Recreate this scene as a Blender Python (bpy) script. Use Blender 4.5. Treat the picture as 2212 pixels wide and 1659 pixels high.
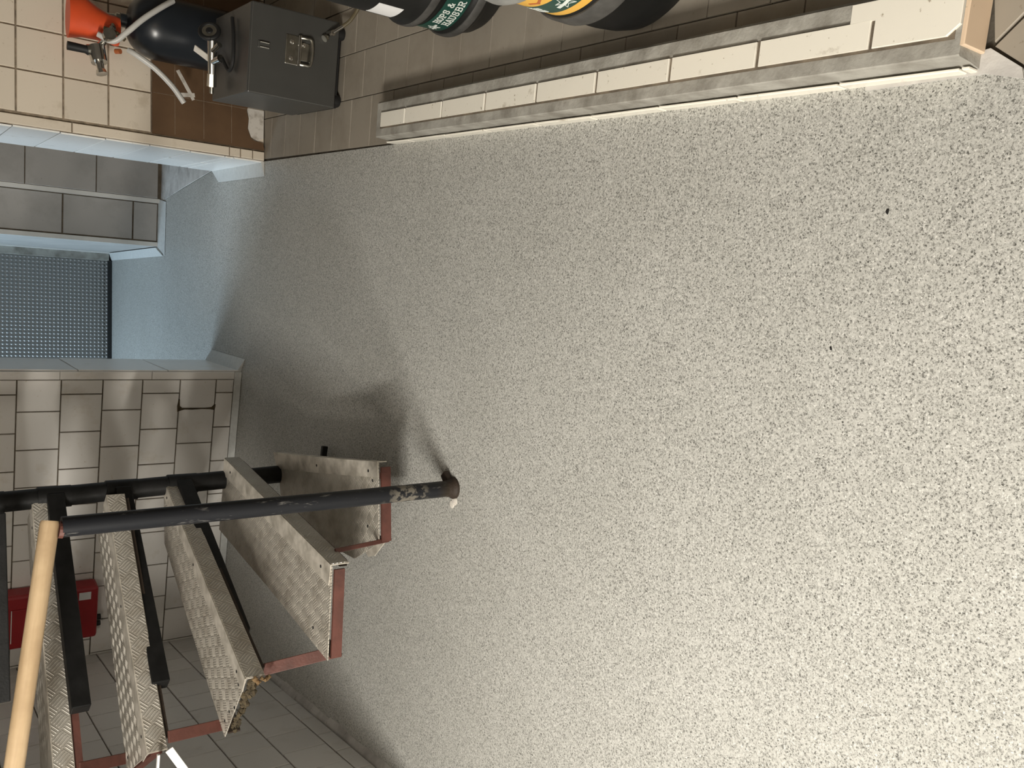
import bpy, bmesh, math, random
from mathutils import Vector, Matrix

random.seed(7)
R = math.radians
for o in list(bpy.data.objects):
    bpy.data.objects.remove(o)
scn = bpy.context.scene
COL = scn.collection

# ------------------------------------------------------------------ camera
# phone held sideways: the room's "up" is the picture's left
H = 1.285
RW = Vector((0.999976, -0.004051, -0.005607))     # room right  -> picture up
DW = Vector((-0.006918, -0.585634, -0.810546))    # room down   -> picture right
FW = Vector((0.0, 0.810565, -0.585649))           # view direction
cd = bpy.data.cameras.new('camera')
cd.sensor_fit = 'HORIZONTAL'
cd.sensor_width = 36.0
cd.lens = 36.0 * 1880.0 / 2212.0
cd.clip_start = 0.02
cam = bpy.data.objects.new('camera', cd)
mw = Matrix.Identity(4)
for i in range(3):
    mw[i][0], mw[i][1], mw[i][2] = DW[i], RW[i], -FW[i]
mw[2][3] = H
cam.matrix_world = mw
COL.objects.link(cam)
scn.camera = cam

# ------------------------------------------------------------------ world, lights, exposure
w = bpy.data.worlds.new('world')
scn.world = w
w.use_nodes = True
w.node_tree.nodes['Background'].inputs[0].default_value = (0.8, 0.86, 1.0, 1)
w.node_tree.nodes['Background'].inputs[1].default_value = 0.02


def point(name, loc, power, color, rad):
    l = bpy.data.lights.new(name, 'POINT')
    l.energy = power
    l.color = color
    l.shadow_soft_size = rad
    o = bpy.data.objects.new(name, l)
    o.location = loc
    COL.objects.link(o)
    return o


def area(name, loc, target, sx, sy, power, color):
    l = bpy.data.lights.new(name, 'AREA')
    l.shape = 'RECTANGLE'
    l.size, l.size_y = sx, sy
    l.energy = power
    l.color = color
    o = bpy.data.objects.new(name, l)
    o.location = loc
    o.rotation_euler = (Vector(target) - Vector(loc)).to_track_quat('-Z', 'Y').to_euler()
    COL.objects.link(o)
    return o


area('wall_tube_light', (-1.80, 0.15, 1.66), (0.5, 1.5, 0.55), 1.0, 0.07, 92, (1.0, 0.955, 0.87))
point('ceiling_lamp_light', (-1.35, -0.25, 2.2), 52, (1.0, 0.92, 0.80), 0.12)
point('unseen_warm_light', (0.15, -0.95, 1.9), 9, (1.0, 0.74, 0.48), 0.10)  # unseen warm lamp behind the camera, lighting the kerb's near end
area('corridor_window_light', (-1.60, 5.86, 1.50), (0.9, 4.5, 0.2), 1.4, 1.3, 72, (0.62, 0.82, 1.0))

scn.view_settings.view_transform = 'Standard'
scn.view_settings.look = 'None'
scn.view_settings.exposure = 0.1
scn.view_settings.gamma = 1.0
scn.view_settings.use_curve_mapping = False


# ------------------------------------------------------------------ material helpers
def new_mat(name):
    m = bpy.data.materials.new(name)
    m.use_nodes = True
    nt = m.node_tree
    b = nt.nodes['Principled BSDF']
    return m, nt, b


def N(nt, typ, **kw):
    n = nt.nodes.new(typ)
    for k, v in kw.items():
        setattr(n, k, v)
    return n


def math_node(nt, op, a, b=None, c=None):
    n = nt.nodes.new('ShaderNodeMath')
    n.operation = op
    for i, v in enumerate((a, b, c)):
        if v is None:
            continue
        if isinstance(v, (int, float)):
            n.inputs[i].default_value = v
        else:
            nt.links.new(v, n.inputs[i])
    return n.outputs[0]


def ramp(nt, fac, stops, interp='LINEAR'):
    r = nt.nodes.new('ShaderNodeValToRGB')
    r.color_ramp.interpolation = interp
    els = r.color_ramp.elements
    while len(els) > 1:
        els.remove(els[-1])
    els[0].position, els[0].color = stops[0][0], (*stops[0][1], 1)
    for p, c in stops[1:]:
        e = els.new(p)
        e.color = (*c, 1)
    nt.links.new(fac, r.inputs[0])
    return r.outputs[0]


def mix(nt, fac, a, b, mode='MIX'):
    n = nt.nodes.new('ShaderNodeMix')
    n.data_type = 'RGBA'
    n.blend_type = mode
    for sock, v in ((n.inputs[0], fac), (n.inputs[6], a), (n.inputs[7], b)):
        if isinstance(v, (int, float)):
            sock.default_value = v
        elif isinstance(v, tuple):
            sock.default_value = (*v, 1)
        else:
            nt.links.new(v, sock)
    return n.outputs[2]


def noise(nt, scale, detail=4, rough=0.55, coord='Object', vec=None):
    n = nt.nodes.new('ShaderNodeTexNoise')
    n.inputs['Scale'].default_value = scale
    n.inputs['Detail'].default_value = detail
    n.inputs['Roughness'].default_value = rough
    if vec is None:
        tc = nt.nodes.new('ShaderNodeTexCoord')
        vec = tc.outputs[coord]
    nt.links.new(vec, n.inputs['Vector'])
    return n.outputs['Fac']


def bump(nt, b, height, strength=0.3, dist=0.01):
    n = nt.nodes.new('ShaderNodeBump')
    n.inputs['Strength'].default_value = strength
    n.inputs['Distance'].default_value = dist
    nt.links.new(height, n.inputs['Height'])
    nt.links.new(n.outputs[0], b.inputs['Normal'])


def simple(name, col, rough=0.5, metal=0.0, var=0.12, scale=18, bumpy=0.0, col2=None, lo=0.35, hi=0.7, spec=0.5, coat=0.0):
    """one colour, mottled by noise towards col2, with an optional fine relief"""
    m, nt, b = new_mat(name)
    if col2 is None:
        col2 = tuple(c * (1 - var * 2) for c in col)
    f = noise(nt, scale, 5)
    c = ramp(nt, f, [(lo, col2), (hi, col)])
    nt.links.new(c, b.inputs['Base Color'])
    b.inputs['Roughness'].default_value = rough
    b.inputs['Metallic'].default_value = metal
    b.inputs['Specular IOR Level'].default_value = spec
    b.inputs['Coat Weight'].default_value = coat
    if bumpy:
        bump(nt, b, noise(nt, scale * 6, 3), bumpy, 0.004)
    return m


def tile_mat(name, col, dirt, rough=0.22, amount=0.5, var=0.10, scale=9):
    """glazed tile: each tile its own shade, some dirt blotches"""
    m, nt, b = new_mat(name)
    oi = nt.nodes.new('ShaderNodeObjectInfo')
    tc = nt.nodes.new('ShaderNodeTexCoord')
    geo = nt.nodes.new('ShaderNodeNewGeometry')
    v = math_node(nt, 'MULTIPLY_ADD', oi.outputs['Random'], var, 1 - var)
    f = noise(nt, scale, 6, 0.65, vec=geo.outputs['Position'])
    base = ramp(nt, f, [(0.30, tuple(d * 0.55 + c * 0.45 for c, d in zip(col, dirt))), (0.30 + amount * 0.5, col)])
    sp = noise(nt, 95, 3, 0.6, vec=geo.outputs['Position'])
    base = mix(nt, ramp(nt, sp, [(0.26, (1, 1, 1)), (0.33, (0, 0, 0))]), base, dirt)
    hsv = nt.nodes.new('ShaderNodeHueSaturation')
    nt.links.new(base, hsv.inputs['Color'])
    nt.links.new(v, hsv.inputs['Value'])
    nt.links.new(hsv.outputs[0], b.inputs['Base Color'])
    b.inputs['Roughness'].default_value = rough
    bump(nt, b, noise(nt, 30, 2, vec=geo.outputs['Position']), 0.05, 0.004)
    return m


MAT = {}


def speckle(name, light=(0.565, 0.56, 0.527), cove=False):
    m, nt, b = new_mat(name)
    geo = nt.nodes.new('ShaderNodeNewGeometry')
    P = geo.outputs['Position']
    fine = noise(nt, 170, 3, 0.6, vec=P)
    c2 = ramp(nt, fine, [(0.32, tuple(c * 0.80 for c in light)), (0.60, light), (0.72, tuple(c * 1.10 for c in light))])

    wob = nt.nodes.new('ShaderNodeTexNoise')
    wob.inputs['Scale'].default_value = 420
    wob.inputs['Detail'].default_value = 2
    nt.links.new(P, wob.inputs['Vector'])
    vm = nt.nodes.new('ShaderNodeVectorMath')
    vm.operation = 'MULTIPLY_ADD'
    nt.links.new(wob.outputs['Color'], vm.inputs[0])
    vm.inputs[1].default_value = (0.0075, 0.0075, 0.0075)
    nt.links.new(P, vm.inputs[2])
    PW = vm.outputs[0]

    def dots(scale, share, r0, r1, col, ch, base):
        v = nt.nodes.new('ShaderNodeTexVoronoi')
        v.inputs['Scale'].default_value = scale
        nt.links.new(PW, v.inputs['Vector'])
        sc = nt.nodes.new('ShaderNodeSeparateColor')
        nt.links.new(v.outputs['Color'], sc.inputs[0])
        near = ramp(nt, v.outputs['Distance'], [(r0, (1, 1, 1)), (r1, (0, 0, 0))])
        pick = ramp(nt, sc.outputs[ch], [(0.0, (1, 1, 1)), (share * 0.6, (0.7, 0.7, 0.7)), (share, (0, 0, 0))], 'CONSTANT')
        return mix(nt, mix(nt, 1.0, near, pick, 'MULTIPLY'), base, col)
    c2 = dots(330, 0.60, 0.24, 0.66, (0.19, 0.186, 0.170), 0, c2)
    c2 = dots(290, 0.20, 0.22, 0.55, (0.76, 0.75, 0.715), 1, c2)
    c2 = dots(240, 0.32, 0.20, 0.56, (0.080, 0.078, 0.070), 2, c2)
    big = noise(nt, 2.2, 4, 0.6, vec=P)
    c3 = mix(nt, 1.0, c2, ramp(nt, big, [(0.3, (0.90, 0.90, 0.89)), (0.7, (1, 1, 1))]), 'MULTIPLY')
    nt.links.new(c3, b.inputs['Base Color'])
    b.inputs['Roughness'].default_value = 0.42
    b.inputs['Specular IOR Level'].default_value = 0.35
    bump(nt, b, noise(nt, 260, 2, vec=P), 0.18, 0.002)
    return m


def tread_plate(name, col=(0.80, 0.75, 0.66), cell=0.028, rot=45.0, strength=1.0, rough=0.42, dirt=(0.34, 0.30, 0.245), axes=(0, 1)):
    """five-bar aluminium tread plate: bars in alternating directions, laid out in the plate's own frame"""
    m, nt, b = new_mat(name)
    tc = nt.nodes.new('ShaderNodeTexCoord')
    mp = nt.nodes.new('ShaderNodeMapping')
    mp.inputs['Rotation'].default_value = (0, 0, R(rot))
    src = tc.outputs['Object']
    if axes == (0, 2):
        s0 = nt.nodes.new('ShaderNodeSeparateXYZ')
        nt.links.new(src, s0.inputs[0])
        c0 = nt.nodes.new('ShaderNodeCombineXYZ')
        nt.links.new(s0.outputs[0], c0.inputs[0])
        nt.links.new(s0.outputs[2], c0.inputs[1])
        src = c0.outputs[0]
    nt.links.new(src, mp.inputs['Vector'])
    sx = nt.nodes.new('ShaderNodeSeparateXYZ')
    nt.links.new(mp.outputs[0], sx.inputs[0])
    u = math_node(nt, 'DIVIDE', sx.outputs[0], cell)
    v = math_node(nt, 'DIVIDE', sx.outputs[1], cell)
    fu, fv = math_node(nt, 'FLOOR', u), math_node(nt, 'FLOOR', v)
    par = math_node(nt, 'PINGPONG', math_node(nt, 'ADD', fu, fv), 1.0)
    cu, cv = math_node(nt, 'FRACT', u), math_node(nt, 'FRACT', v)

    def bars(a, l):
        s = math_node(nt, 'SINE', math_node(nt, 'MULTIPLY', math_node(nt, 'SUBTRACT', a, 0.05), 2 * math.pi * 4.5))
        s = math_node(nt, 'MAXIMUM', s, 0.0)
        e = math_node(nt, 'SUBTRACT', 0.46, math_node(nt, 'ABSOLUTE', math_node(nt, 'SUBTRACT', l, 0.5)))
        e = math_node(nt, 'MINIMUM', math_node(nt, 'MAXIMUM', math_node(nt, 'MULTIPLY', e, 9.0), 0.0), 1.0)
        return math_node(nt, 'MULTIPLY', s, e)
    h1, h2 = bars(cu, cv), bars(cv, cu)
    h = math_node(nt, 'ADD', math_node(nt, 'MULTIPLY', h1, par), math_node(nt, 'MULTIPLY', h2, math_node(nt, 'SUBTRACT', 1.0, par)))
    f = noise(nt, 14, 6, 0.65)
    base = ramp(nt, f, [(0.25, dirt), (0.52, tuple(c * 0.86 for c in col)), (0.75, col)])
    base = mix(nt, math_node(nt, 'MULTIPLY', math_node(nt, 'SUBTRACT', 1.0, h), 0.42), base, dirt)  # hollows between the bars darkened in the colour for shading contrast
    nt.links.new(base, b.inputs['Base Color'])
    b.inputs['Metallic'].default_value = 0.30
    b.inputs['Roughness'].default_value = rough
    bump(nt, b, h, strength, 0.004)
    return m


MAT['floor'] = speckle('speckled_floor_coating')
MAT['cove'] = simple('cove_coating', (0.66, 0.67, 0.65), 0.55, var=0.06, scale=60, bumpy=0.25)
MAT['grout_dark'] = simple('dark_grout', (0.20, 0.16, 0.115), 0.9, var=0.25, scale=25, bumpy=0.3)
MAT['grout_bay'] = simple('dirty_floor_grout', (0.105, 0.088, 0.066), 0.9, var=0.2, scale=25, bumpy=0.3)
MAT['plaster_dark'] = simple('low_bounce_plaster', (0.16, 0.145, 0.125), 0.9, var=0.1, scale=6)  # kept dark to cut bounce light from the unseen right wall
MAT['grout_mid'] = simple('brown_grout', (0.36, 0.29, 0.21), 0.9, var=0.25, scale=40, bumpy=0.3)
MAT['plaster'] = simple('old_plaster', (0.40, 0.39, 0.37), 0.9, var=0.08, scale=6, bumpy=0.2)
MAT['tile_grey'] = tile_mat('grey_white_tile', (0.84, 0.81, 0.77), (0.70, 0.64, 0.55), 0.25, 0.25)
MAT['tile_left'] = tile_mat('dull_grey_tile', (0.74, 0.72, 0.69), (0.60, 0.57, 0.52), 0.35, 0.3)
MAT['tile_cream'] = tile_mat('cream_tile', (0.80, 0.71, 0.585), (0.56, 0.47, 0.35), 0.28, 0.22)
MAT['tile_white'] = tile_mat('white_tile', (0.90, 0.90, 0.88), (0.45, 0.40, 0.33), 0.25, 0.18)
MAT['tile_kerb'] = tile_mat('kerb_white_tile', (0.88, 0.84, 0.74), (0.42, 0.36, 0.27), 0.2, 0.16, 0.04, 16)
MAT['tile_tan'] = tile_mat('tan_end_tile', (0.78, 0.60, 0.43), (0.45, 0.34, 0.22), 0.3, 0.25)  # tan tone, used only for the kerb's near end tile
MAT['tile_marble'] = tile_mat('grey_marbled_tile', (0.46, 0.44, 0.42), (0.30, 0.28, 0.26), 0.35, 0.5, 0.06, 5)
MAT['tile_floor'] = tile_mat('brown_grey_quarry_tile', (0.34, 0.30, 0.245), (0.23, 0.195, 0.15), 0.6, 0.5, 0.10, 7)
MAT['mortar'] = simple('grey_mortar', (0.40, 0.385, 0.345), 0.8, scale=16, bumpy=0.35, col2=(0.22, 0.205, 0.175), lo=0.30, hi=0.62)
MAT['mortar_pale'] = simple('pale_mortar', (0.60, 0.58, 0.55), 0.85, scale=12, bumpy=0.3, col2=(0.36, 0.34, 0.32), lo=0.28, hi=0.6)
MAT['brown_board'] = simple('brown_hardboard', (0.150, 0.085, 0.042), 0.6, scale=7, bumpy=0.1, col2=(0.105, 0.058, 0.029), lo=0.3, hi=0.65)
MAT['black_steel'] = simple('black_painted_steel', (0.012, 0.012, 0.012), 0.5, scale=26, bumpy=0.12, col2=(0.006, 0.006, 0.006), spec=0.25)
MAT['red_oxide'] = simple('red_oxide_primer', (0.115, 0.039, 0.028), 0.55, scale=22, bumpy=0.15, col2=(0.065, 0.023, 0.016), lo=0.25, hi=0.6)
MAT['rust_dark'] = simple('rusty_shaded_steel', (0.034, 0.021, 0.013), 0.7, scale=30, bumpy=0.3)  # dark tone also holds the shade on the treads' frame bars
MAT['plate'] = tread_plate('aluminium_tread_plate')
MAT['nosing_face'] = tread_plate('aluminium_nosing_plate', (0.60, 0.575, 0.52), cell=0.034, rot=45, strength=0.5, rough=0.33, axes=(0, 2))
MAT['alu'] = simple('dull_aluminium_strip', (0.70, 0.65, 0.57), 0.42, metal=0.3, scale=20, bumpy=0.12, col2=(0.30, 0.27, 0.22), lo=0.25, hi=0.6)
MAT['wood'] = None
MAT['chrome'] = simple('worn_chrome', (0.72, 0.70, 0.66), 0.16, metal=1.0, var=0.1, scale=30)
MAT['nickel'] = simple('dull_nickel', (0.50, 0.49, 0.44), 0.28, metal=1.0, var=0.15, scale=40)
MAT['cooler_grey'] = simple('grey_painted_sheet_metal', (0.075, 0.074, 0.069), 0.38, metal=0.25, scale=9, var=0.06)
MAT['rubber'] = simple('black_rubber', (0.012, 0.012, 0.012), 0.6, var=0.1)
MAT['keg_black'] = simple('black_keg_coating', (0.010, 0.010, 0.0095), 0.5, spec=0.3, scale=10, var=0.2, col2=(0.018, 0.0175, 0.0165), lo=0.2, hi=0.5, bumpy=0.05)
MAT['keg_rib'] = simple('grey_keg_rib', (0.085, 0.082, 0.077), 0.55, scale=24, var=0.25, bumpy=0.1)  # greyer than the black shell, for ribs and rim
MAT['keg_silver'] = simple('grey_keg_top', (0.40, 0.40, 0.385), 0.42, metal=0.4, scale=20, var=0.1)
MAT['label_green'] = simple('dark_green_label', (0.012, 0.060, 0.045), 0.4, var=0.05)
MAT['label_yellow'] = simple('yellow_label', (0.82, 0.46, 0.075), 0.45, var=0.04)
MAT['label_orange'] = simple('orange_brown_print', (0.45, 0.13, 0.04), 0.5, var=0.04)
MAT['label_white'] = simple('white_print', (0.74, 0.78, 0.74), 0.5, var=0.03)
MAT['paper'] = simple('white_paper_label', (0.80, 0.80, 0.80), 0.7, var=0.03)
MAT['tank'] = simple('dark_blue_grey_cylinder_paint', (0.017, 0.021, 0.027), 0.28, scale=8, var=0.08)
MAT['orange'] = simple('orange_plastic', (0.86, 0.105, 0.028), 0.45, var=0.08, scale=12)
MAT['hose'] = simple('translucent_white_hose', (0.62, 0.61, 0.58), 0.35, var=0.05)
MAT['hose_dark'] = simple('dirty_brown_hose', (0.12, 0.095, 0.05), 0.5, var=0.1)
MAT['red'] = simple('red_painted_metal', (0.33, 0.014, 0.018), 0.4, var=0.08, scale=6)
MAT['white_plastic'] = simple('white_plastic', (0.80, 0.79, 0.76), 0.5, var=0.03)
MAT['dirt'] = simple('black_dirt', (0.012, 0.011, 0.010), 0.9, var=0.2, scale=80)
MAT['crumb'] = simple('rotten_wood_edge', (0.10, 0.075, 0.04), 0.95, scale=90, bumpy=0.6, col2=(0.03, 0.022, 0.012), lo=0.3, hi=0.62)
MAT['ochre'] = simple('ochre_rust', (0.22, 0.15, 0.075), 0.9, scale=120, bumpy=0.5, col2=(0.13, 0.07, 0.025))
MAT['cardwhite'] = simple('white_torn_edge', (0.70, 0.66, 0.60), 0.8, scale=30, col2=(0.36, 0.31, 0.25), lo=0.25, hi=0.5)


def wood_mat():
    m, nt, b = new_mat('pale_beech_rail')
    tc = nt.nodes.new('ShaderNodeTexCoord')
    mp = nt.nodes.new('ShaderNodeMapping')
    mp.inputs['Scale'].default_value = (4, 55, 55)
    nt.links.new(tc.outputs['Object'], mp.inputs['Vector'])
    f = noise(nt, 1.0, 5, 0.6, vec=mp.outputs[0])
    g = noise(nt, 9.0, 4, 0.6)
    c = ramp(nt, f, [(0.3, (0.43, 0.30, 0.170)), (0.65, (0.57, 0.42, 0.255))])
    c = mix(nt, ramp(nt, g, [(0.35, (0.5, 0.5, 0.5)), (0.55, (0, 0, 0))]), c, (0.35, 0.235, 0.13))
    nt.links.new(c, b.inputs['Base Color'])
    b.inputs['Roughness'].default_value = 0.5
    return m


def door_mat():
    m, nt, b = new_mat('embossed_door_sheet')
    geo = nt.nodes.new('ShaderNodeNewGeometry')
    sx = nt.nodes.new('ShaderNodeSeparateXYZ')
    nt.links.new(geo.outputs['Position'], sx.inputs[0])
    k = 2 * math.pi / 0.050
    a = math_node(nt, 'SINE', math_node(nt, 'MULTIPLY', math_node(nt, 'ADD', sx.outputs[0], sx.outputs[2]), k))
    c = math_node(nt, 'SINE', math_node(nt, 'MULTIPLY', math_node(nt, 'SUBTRACT', sx.outputs[0], sx.outputs[2]), k))
    h = math_node(nt, 'MULTIPLY', a, c)
    h = math_node(nt, 'MAXIMUM', h, -0.1)
    b.inputs['Base Color'].default_value = (0.30, 0.295, 0.285, 1)
    b.inputs['Metallic'].default_value = 0.7
    b.inputs['Roughness'].default_value = 0.36
    bump(nt, b, h, 0.75, 0.006)
    return m


def scratched_black():
    """black tube with pale scrapes and paint drips"""
    m, nt, b = new_mat('scratched_black_tube')
    tc = nt.nodes.new('ShaderNodeTexCoord')
    mp = nt.nodes.new('ShaderNodeMapping')
    mp.inputs['Scale'].default_value = (60, 60, 14)
    nt.links.new(tc.outputs['Object'], mp.inputs['Vector'])
    f = noise(nt, 1.0, 6, 0.7, vec=mp.outputs[0])
    s = ramp(nt, f, [(0.60, (0, 0, 0)), (0.69, (1, 1, 1))])
    sx = nt.nodes.new('ShaderNodeSeparateXYZ')
    nt.links.new(tc.outputs['Object'], sx.inputs[0])
    low = ramp(nt, sx.outputs[2], [(0.085, (0, 0, 0)), (0.115, (1, 1, 1)), (0.18, (1, 1, 1)), (0.24, (0, 0, 0))])
    g = noise(nt, 34, 4, 0.6)
    pl = ramp(nt, g, [(0.50, (0, 0, 0)), (0.56, (1, 1, 1))])
    patch = mix(nt, 1.0, low, pl, 'MULTIPLY')
    c = mix(nt, math_node(nt, 'MULTIPLY', s, 0.45), (0.013, 0.014, 0.017), (0.30, 0.29, 0.27))
    c = mix(nt, math_node(nt, 'MULTIPLY', patch, 0.6), c, (0.26, 0.235, 0.19))
    foot = ramp(nt, sx.outputs[2], [(0.02, (1, 1, 1)), (0.065, (0, 0, 0))])
    c = mix(nt, foot, c, (0.036, 0.025, 0.014))
    nt.links.new(c, b.inputs['Base Color'])
    b.inputs['Roughness'].default_value = 0.40
    b.inputs['Specular IOR Level'].default_value = 0.28
    bump(nt, b, f, 0.15, 0.003)
    return m


MAT['wood'] = wood_mat()
MAT['door'] = door_mat()
MAT['tube'] = scratched_black()


# ------------------------------------------------------------------ mesh helpers
def tag(o, label=None, cat=None, group=None, kind=None):
    if label:
        o['label'] = label
    if cat:
        o['category'] = cat
    if group:
        o['group'] = group
    if kind:
        o['kind'] = kind
    return o


def link(name, me, mat=None, parent=None, loc=None, rot=None, smooth=False):
    o = bpy.data.objects.new(name, me)
    COL.objects.link(o)
    if mat and not me.materials:
        me.materials.append(MAT[mat])
    if parent:
        o.parent = parent
    if loc is not None:
        o.location = loc
    if rot is not None:
        o.rotation_euler = rot
    if smooth:
        me.polygons.foreach_set('use_smooth', [True] * len(me.polygons))
    return o


def empty(name, loc=(0, 0, 0), rz=0.0):
    o = bpy.data.objects.new(name, None)
    o.empty_display_size = 0.05
    COL.objects.link(o)
    o.location = loc
    o.rotation_euler = (0, 0, rz)
    return o


class MB:
    """collects vertices and faces into one mesh"""

    def __init__(s):
        s.v, s.f = [], []

    def add(s, v, f):
        k = len(s.v)
        s.v += [tuple(p) for p in v]
        s.f += [tuple(i + k for i in q) for q in f]
        return s

    def box(s, x0, x1, y0, y1, z0, z1):
        v = [(x0, y0, z0), (x1, y0, z0), (x1, y1, z0), (x0, y1, z0), (x0, y0, z1), (x1, y0, z1), (x1, y1, z1), (x0, y1, z1)]
        return s.add(v, [(0, 3, 2, 1), (4, 5, 6, 7), (0, 1, 5, 4), (1, 2, 6, 5), (2, 3, 7, 6), (3, 0, 4, 7)])

    def prism(s, pts, z0, z1):
        """polygon (counter-clockwise in x, y) pulled up from z0 to z1"""
        n = len(pts)
        ar = sum(pts[i][0] * pts[(i + 1) % n][1] - pts[(i + 1) % n][0] * pts[i][1] for i in range(n))
        if ar < 0:
            pts = pts[::-1]
        v = [(x, y, z0) for x, y in pts] + [(x, y, z1) for x, y in pts]
        f = [tuple(range(n - 1, -1, -1)), tuple(range(n, 2 * n))]
        f += [(i, (i + 1) % n, n + (i + 1) % n, n + i) for i in range(n)]
        return s.add(v, f)

    def bar(s, a, b, w, h, up=(0, 0, 1)):
        """rectangular bar from a to b, w across, h along up"""
        a, b = Vector(a), Vector(b)
        d = (b - a).normalized()
        up = Vector(up)
        sd = d.cross(up).normalized()
        u2 = sd.cross(d).normalized()
        v = []
        for p in (a, b):
            for i, j in ((-1, -1), (1, -1), (1, 1), (-1, 1)):
                v.append(p + sd * (i * w / 2) + u2 * (j * h / 2))
        return s.add(v, [(3, 2, 1, 0), (4, 5, 6, 7), (0, 1, 5, 4), (1, 2, 6, 5), (2, 3, 7, 6), (3, 0, 4, 7)])

    def tube(s, pts, r, n=16, cap=True):
        pts = [Vector(p) for p in pts]
        rr = r if isinstance(r, (list, tuple)) else [r] * len(pts)
        k0 = len(s.v)
        side = None
        for i, p in enumerate(pts):
            d = (pts[min(i + 1, len(pts) - 1)] - pts[max(i - 1, 0)]).normalized()
            if side is None:
                ref = Vector((0, 0, 1)) if abs(d.z) < 0.9 else Vector((1, 0, 0))
                side = d.cross(ref).normalized()
            else:
                side = (side - d * side.dot(d)).normalized()
            up = d.cross(side)
            for j in range(n):
                a = 2 * math.pi * j / n
                s.v.append(tuple(p + (side * math.cos(a) + up * math.sin(a)) * rr[i]))
        for i in range(len(pts) - 1):
            for j in range(n):
                a, b = k0 + i * n + j, k0 + i * n + (j + 1) % n
                s.f.append((a, a + n, b + n, b))
        if cap:
            s.f.append(tuple(k0 + j for j in range(n)))
            s.f.append(tuple(k0 + (len(pts) - 1) * n + j for j in range(n - 1, -1, -1)))
        return s

    def lathe(s, prof, n=48, c=(0, 0, 0), axis=None):
        k0 = len(s.v)
        for r, z in prof:
            for j in range(n):
                a = 2 * math.pi * j / n
                s.v.append((c[0] + r * math.cos(a), c[1] + r * math.sin(a), c[2] + z))
        for i in range(len(prof) - 1):
            for j in range(n):
                a, b = k0 + i * n + j, k0 + i * n + (j + 1) % n
                s.f.append((a, b, b + n, a + n))
        s.f.append(tuple(k0 + j for j in range(n - 1, -1, -1)))
        s.f.append(tuple(k0 + (len(prof) - 1) * n + j for j in range(n)))
        return s

    def mesh(s, name):
        me = bpy.data.meshes.new(name)
        me.from_pydata(s.v, [], s.f)
        bm = bmesh.new()
        bm.from_mesh(me)
        bmesh.ops.recalc_face_normals(bm, faces=bm.faces)
        bm.to_mesh(me)
        bm.free()
        me.update()
        return me

    def build(s, name, mat, parent=None, loc=None, rot=None, smooth=False, bevel=0.0):
        o = link(name, s.mesh(name), mat, parent, loc, rot, smooth)
        if smooth:
            set_smooth(o)
        if bevel:
            bv = o.modifiers.new('bevel', 'BEVEL')
            bv.width = bevel
            bv.segments = 2
            bv.limit_method = 'ANGLE'
        return o


def set_smooth(o, ang=35):
    me = o.data
    bm = bmesh.new()
    bm.from_mesh(me)
    for e in bm.edges:
        if len(e.link_faces) == 2 and e.calc_face_angle(0) > R(ang):
            e.smooth = False
    for f in bm.faces:
        f.smooth = True
    bm.to_mesh(me)
    bm.free()


def smooth_curve(pts, k=8):
    """Catmull-Rom through pts"""
    P = [Vector(p) for p in pts]
    P = [P[0] * 2 - P[1]] + P + [P[-1] * 2 - P[-2]]
    out = []
    for i in range(1, len(P) - 2):
        for j in range(k):
            t = j / k
            a, b, c, d = P[i - 1], P[i], P[i + 1], P[i + 2]
            out.append(0.5 * ((2 * b) + (c - a) * t + (2 * a - 5 * b + 4 * c - d) * t * t + (3 * b - a - 3 * c + d) * t ** 3))
    out.append(P[-2])
    return out


_tile_cache = {}


def tile_mesh(w, h, t, mat, c=0.0018):
    key = (round(w, 4), round(h, 4), t, mat)
    if key not in _tile_cache:
        x, z = w / 2, h / 2
        v = [(-x, 0, -z), (x, 0, -z), (x, 0, z), (-x, 0, z)]
        v += [(-x, -t + c, -z), (x, -t + c, -z), (x, -t + c, z), (-x, -t + c, z)]
        v += [(-x + c, -t, -z + c), (x - c, -t, -z + c), (x - c, -t, z - c), (-x + c, -t, z - c)]
        f = [(8, 9, 10, 11)]
        for k in (0, 4):
            for i in range(4):
                f.append((k + i, k + (i + 1) % 4, k + 4 + (i + 1) % 4, k + 4 + i))
        me = bpy.data.meshes.new('tile')
        me.from_pydata(v, [], f)
        me.materials.append(MAT[mat])
        me.update()
        _tile_cache[key] = me
    return _tile_cache[key]


class Frame:
    """a wall face: origin, unit direction u (left to right when faced), normal u x z"""

    def __init__(s, a, b):
        s.o = Vector((a[0], a[1], 0))
        d = Vector((b[0] - a[0], b[1] - a[1], 0))
        s.L = d.length
        s.u = d.normalized()
        s.n = s.u.cross(Vector((0, 0, 1)))
        s.rz = math.atan2(s.u.y, s.u.x)

    def p(s, a, z, out=0.0):
        return s.o + s.u * a + s.n * out + Vector((0, 0, z))

    def tile(s, parent, a0, a1, z0, z1, mat, gap=0.0045, t=0.007, name='tile'):
        a0, a1 = max(a0, 0.0), min(a1, s.L)
        if a1 - a0 < 0.012 or z1 - z0 < 0.012:
            return None
        w_, h_ = a1 - a0 - gap, z1 - z0 - gap
        j = random.uniform(0, 0.0009)
        o = link(name, tile_mesh(w_, h_, t, mat), None, parent, s.p((a0 + a1) / 2, (z0 + z1) / 2, j),
                 (random.gauss(0, 0.003), 0, s.rz + random.gauss(0, 0.003)))
        return o

    def slab(s, name, a0, a1, z0, z1, depth, mat, parent=None):
        v = [s.p(a0, z0), s.p(a1, z0), s.p(a1, z0, -depth), s.p(a0, z0, -depth)]
        v += [q + Vector((0, 0, z1 - z0)) for q in v]
        m = MB().add(v, [(0, 3, 2, 1), (4, 5, 6, 7), (0, 1, 5, 4), (1, 2, 6, 5), (2, 3, 7, 6), (3, 0, 4, 7)])
        return m.build(name, mat, parent)


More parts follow.
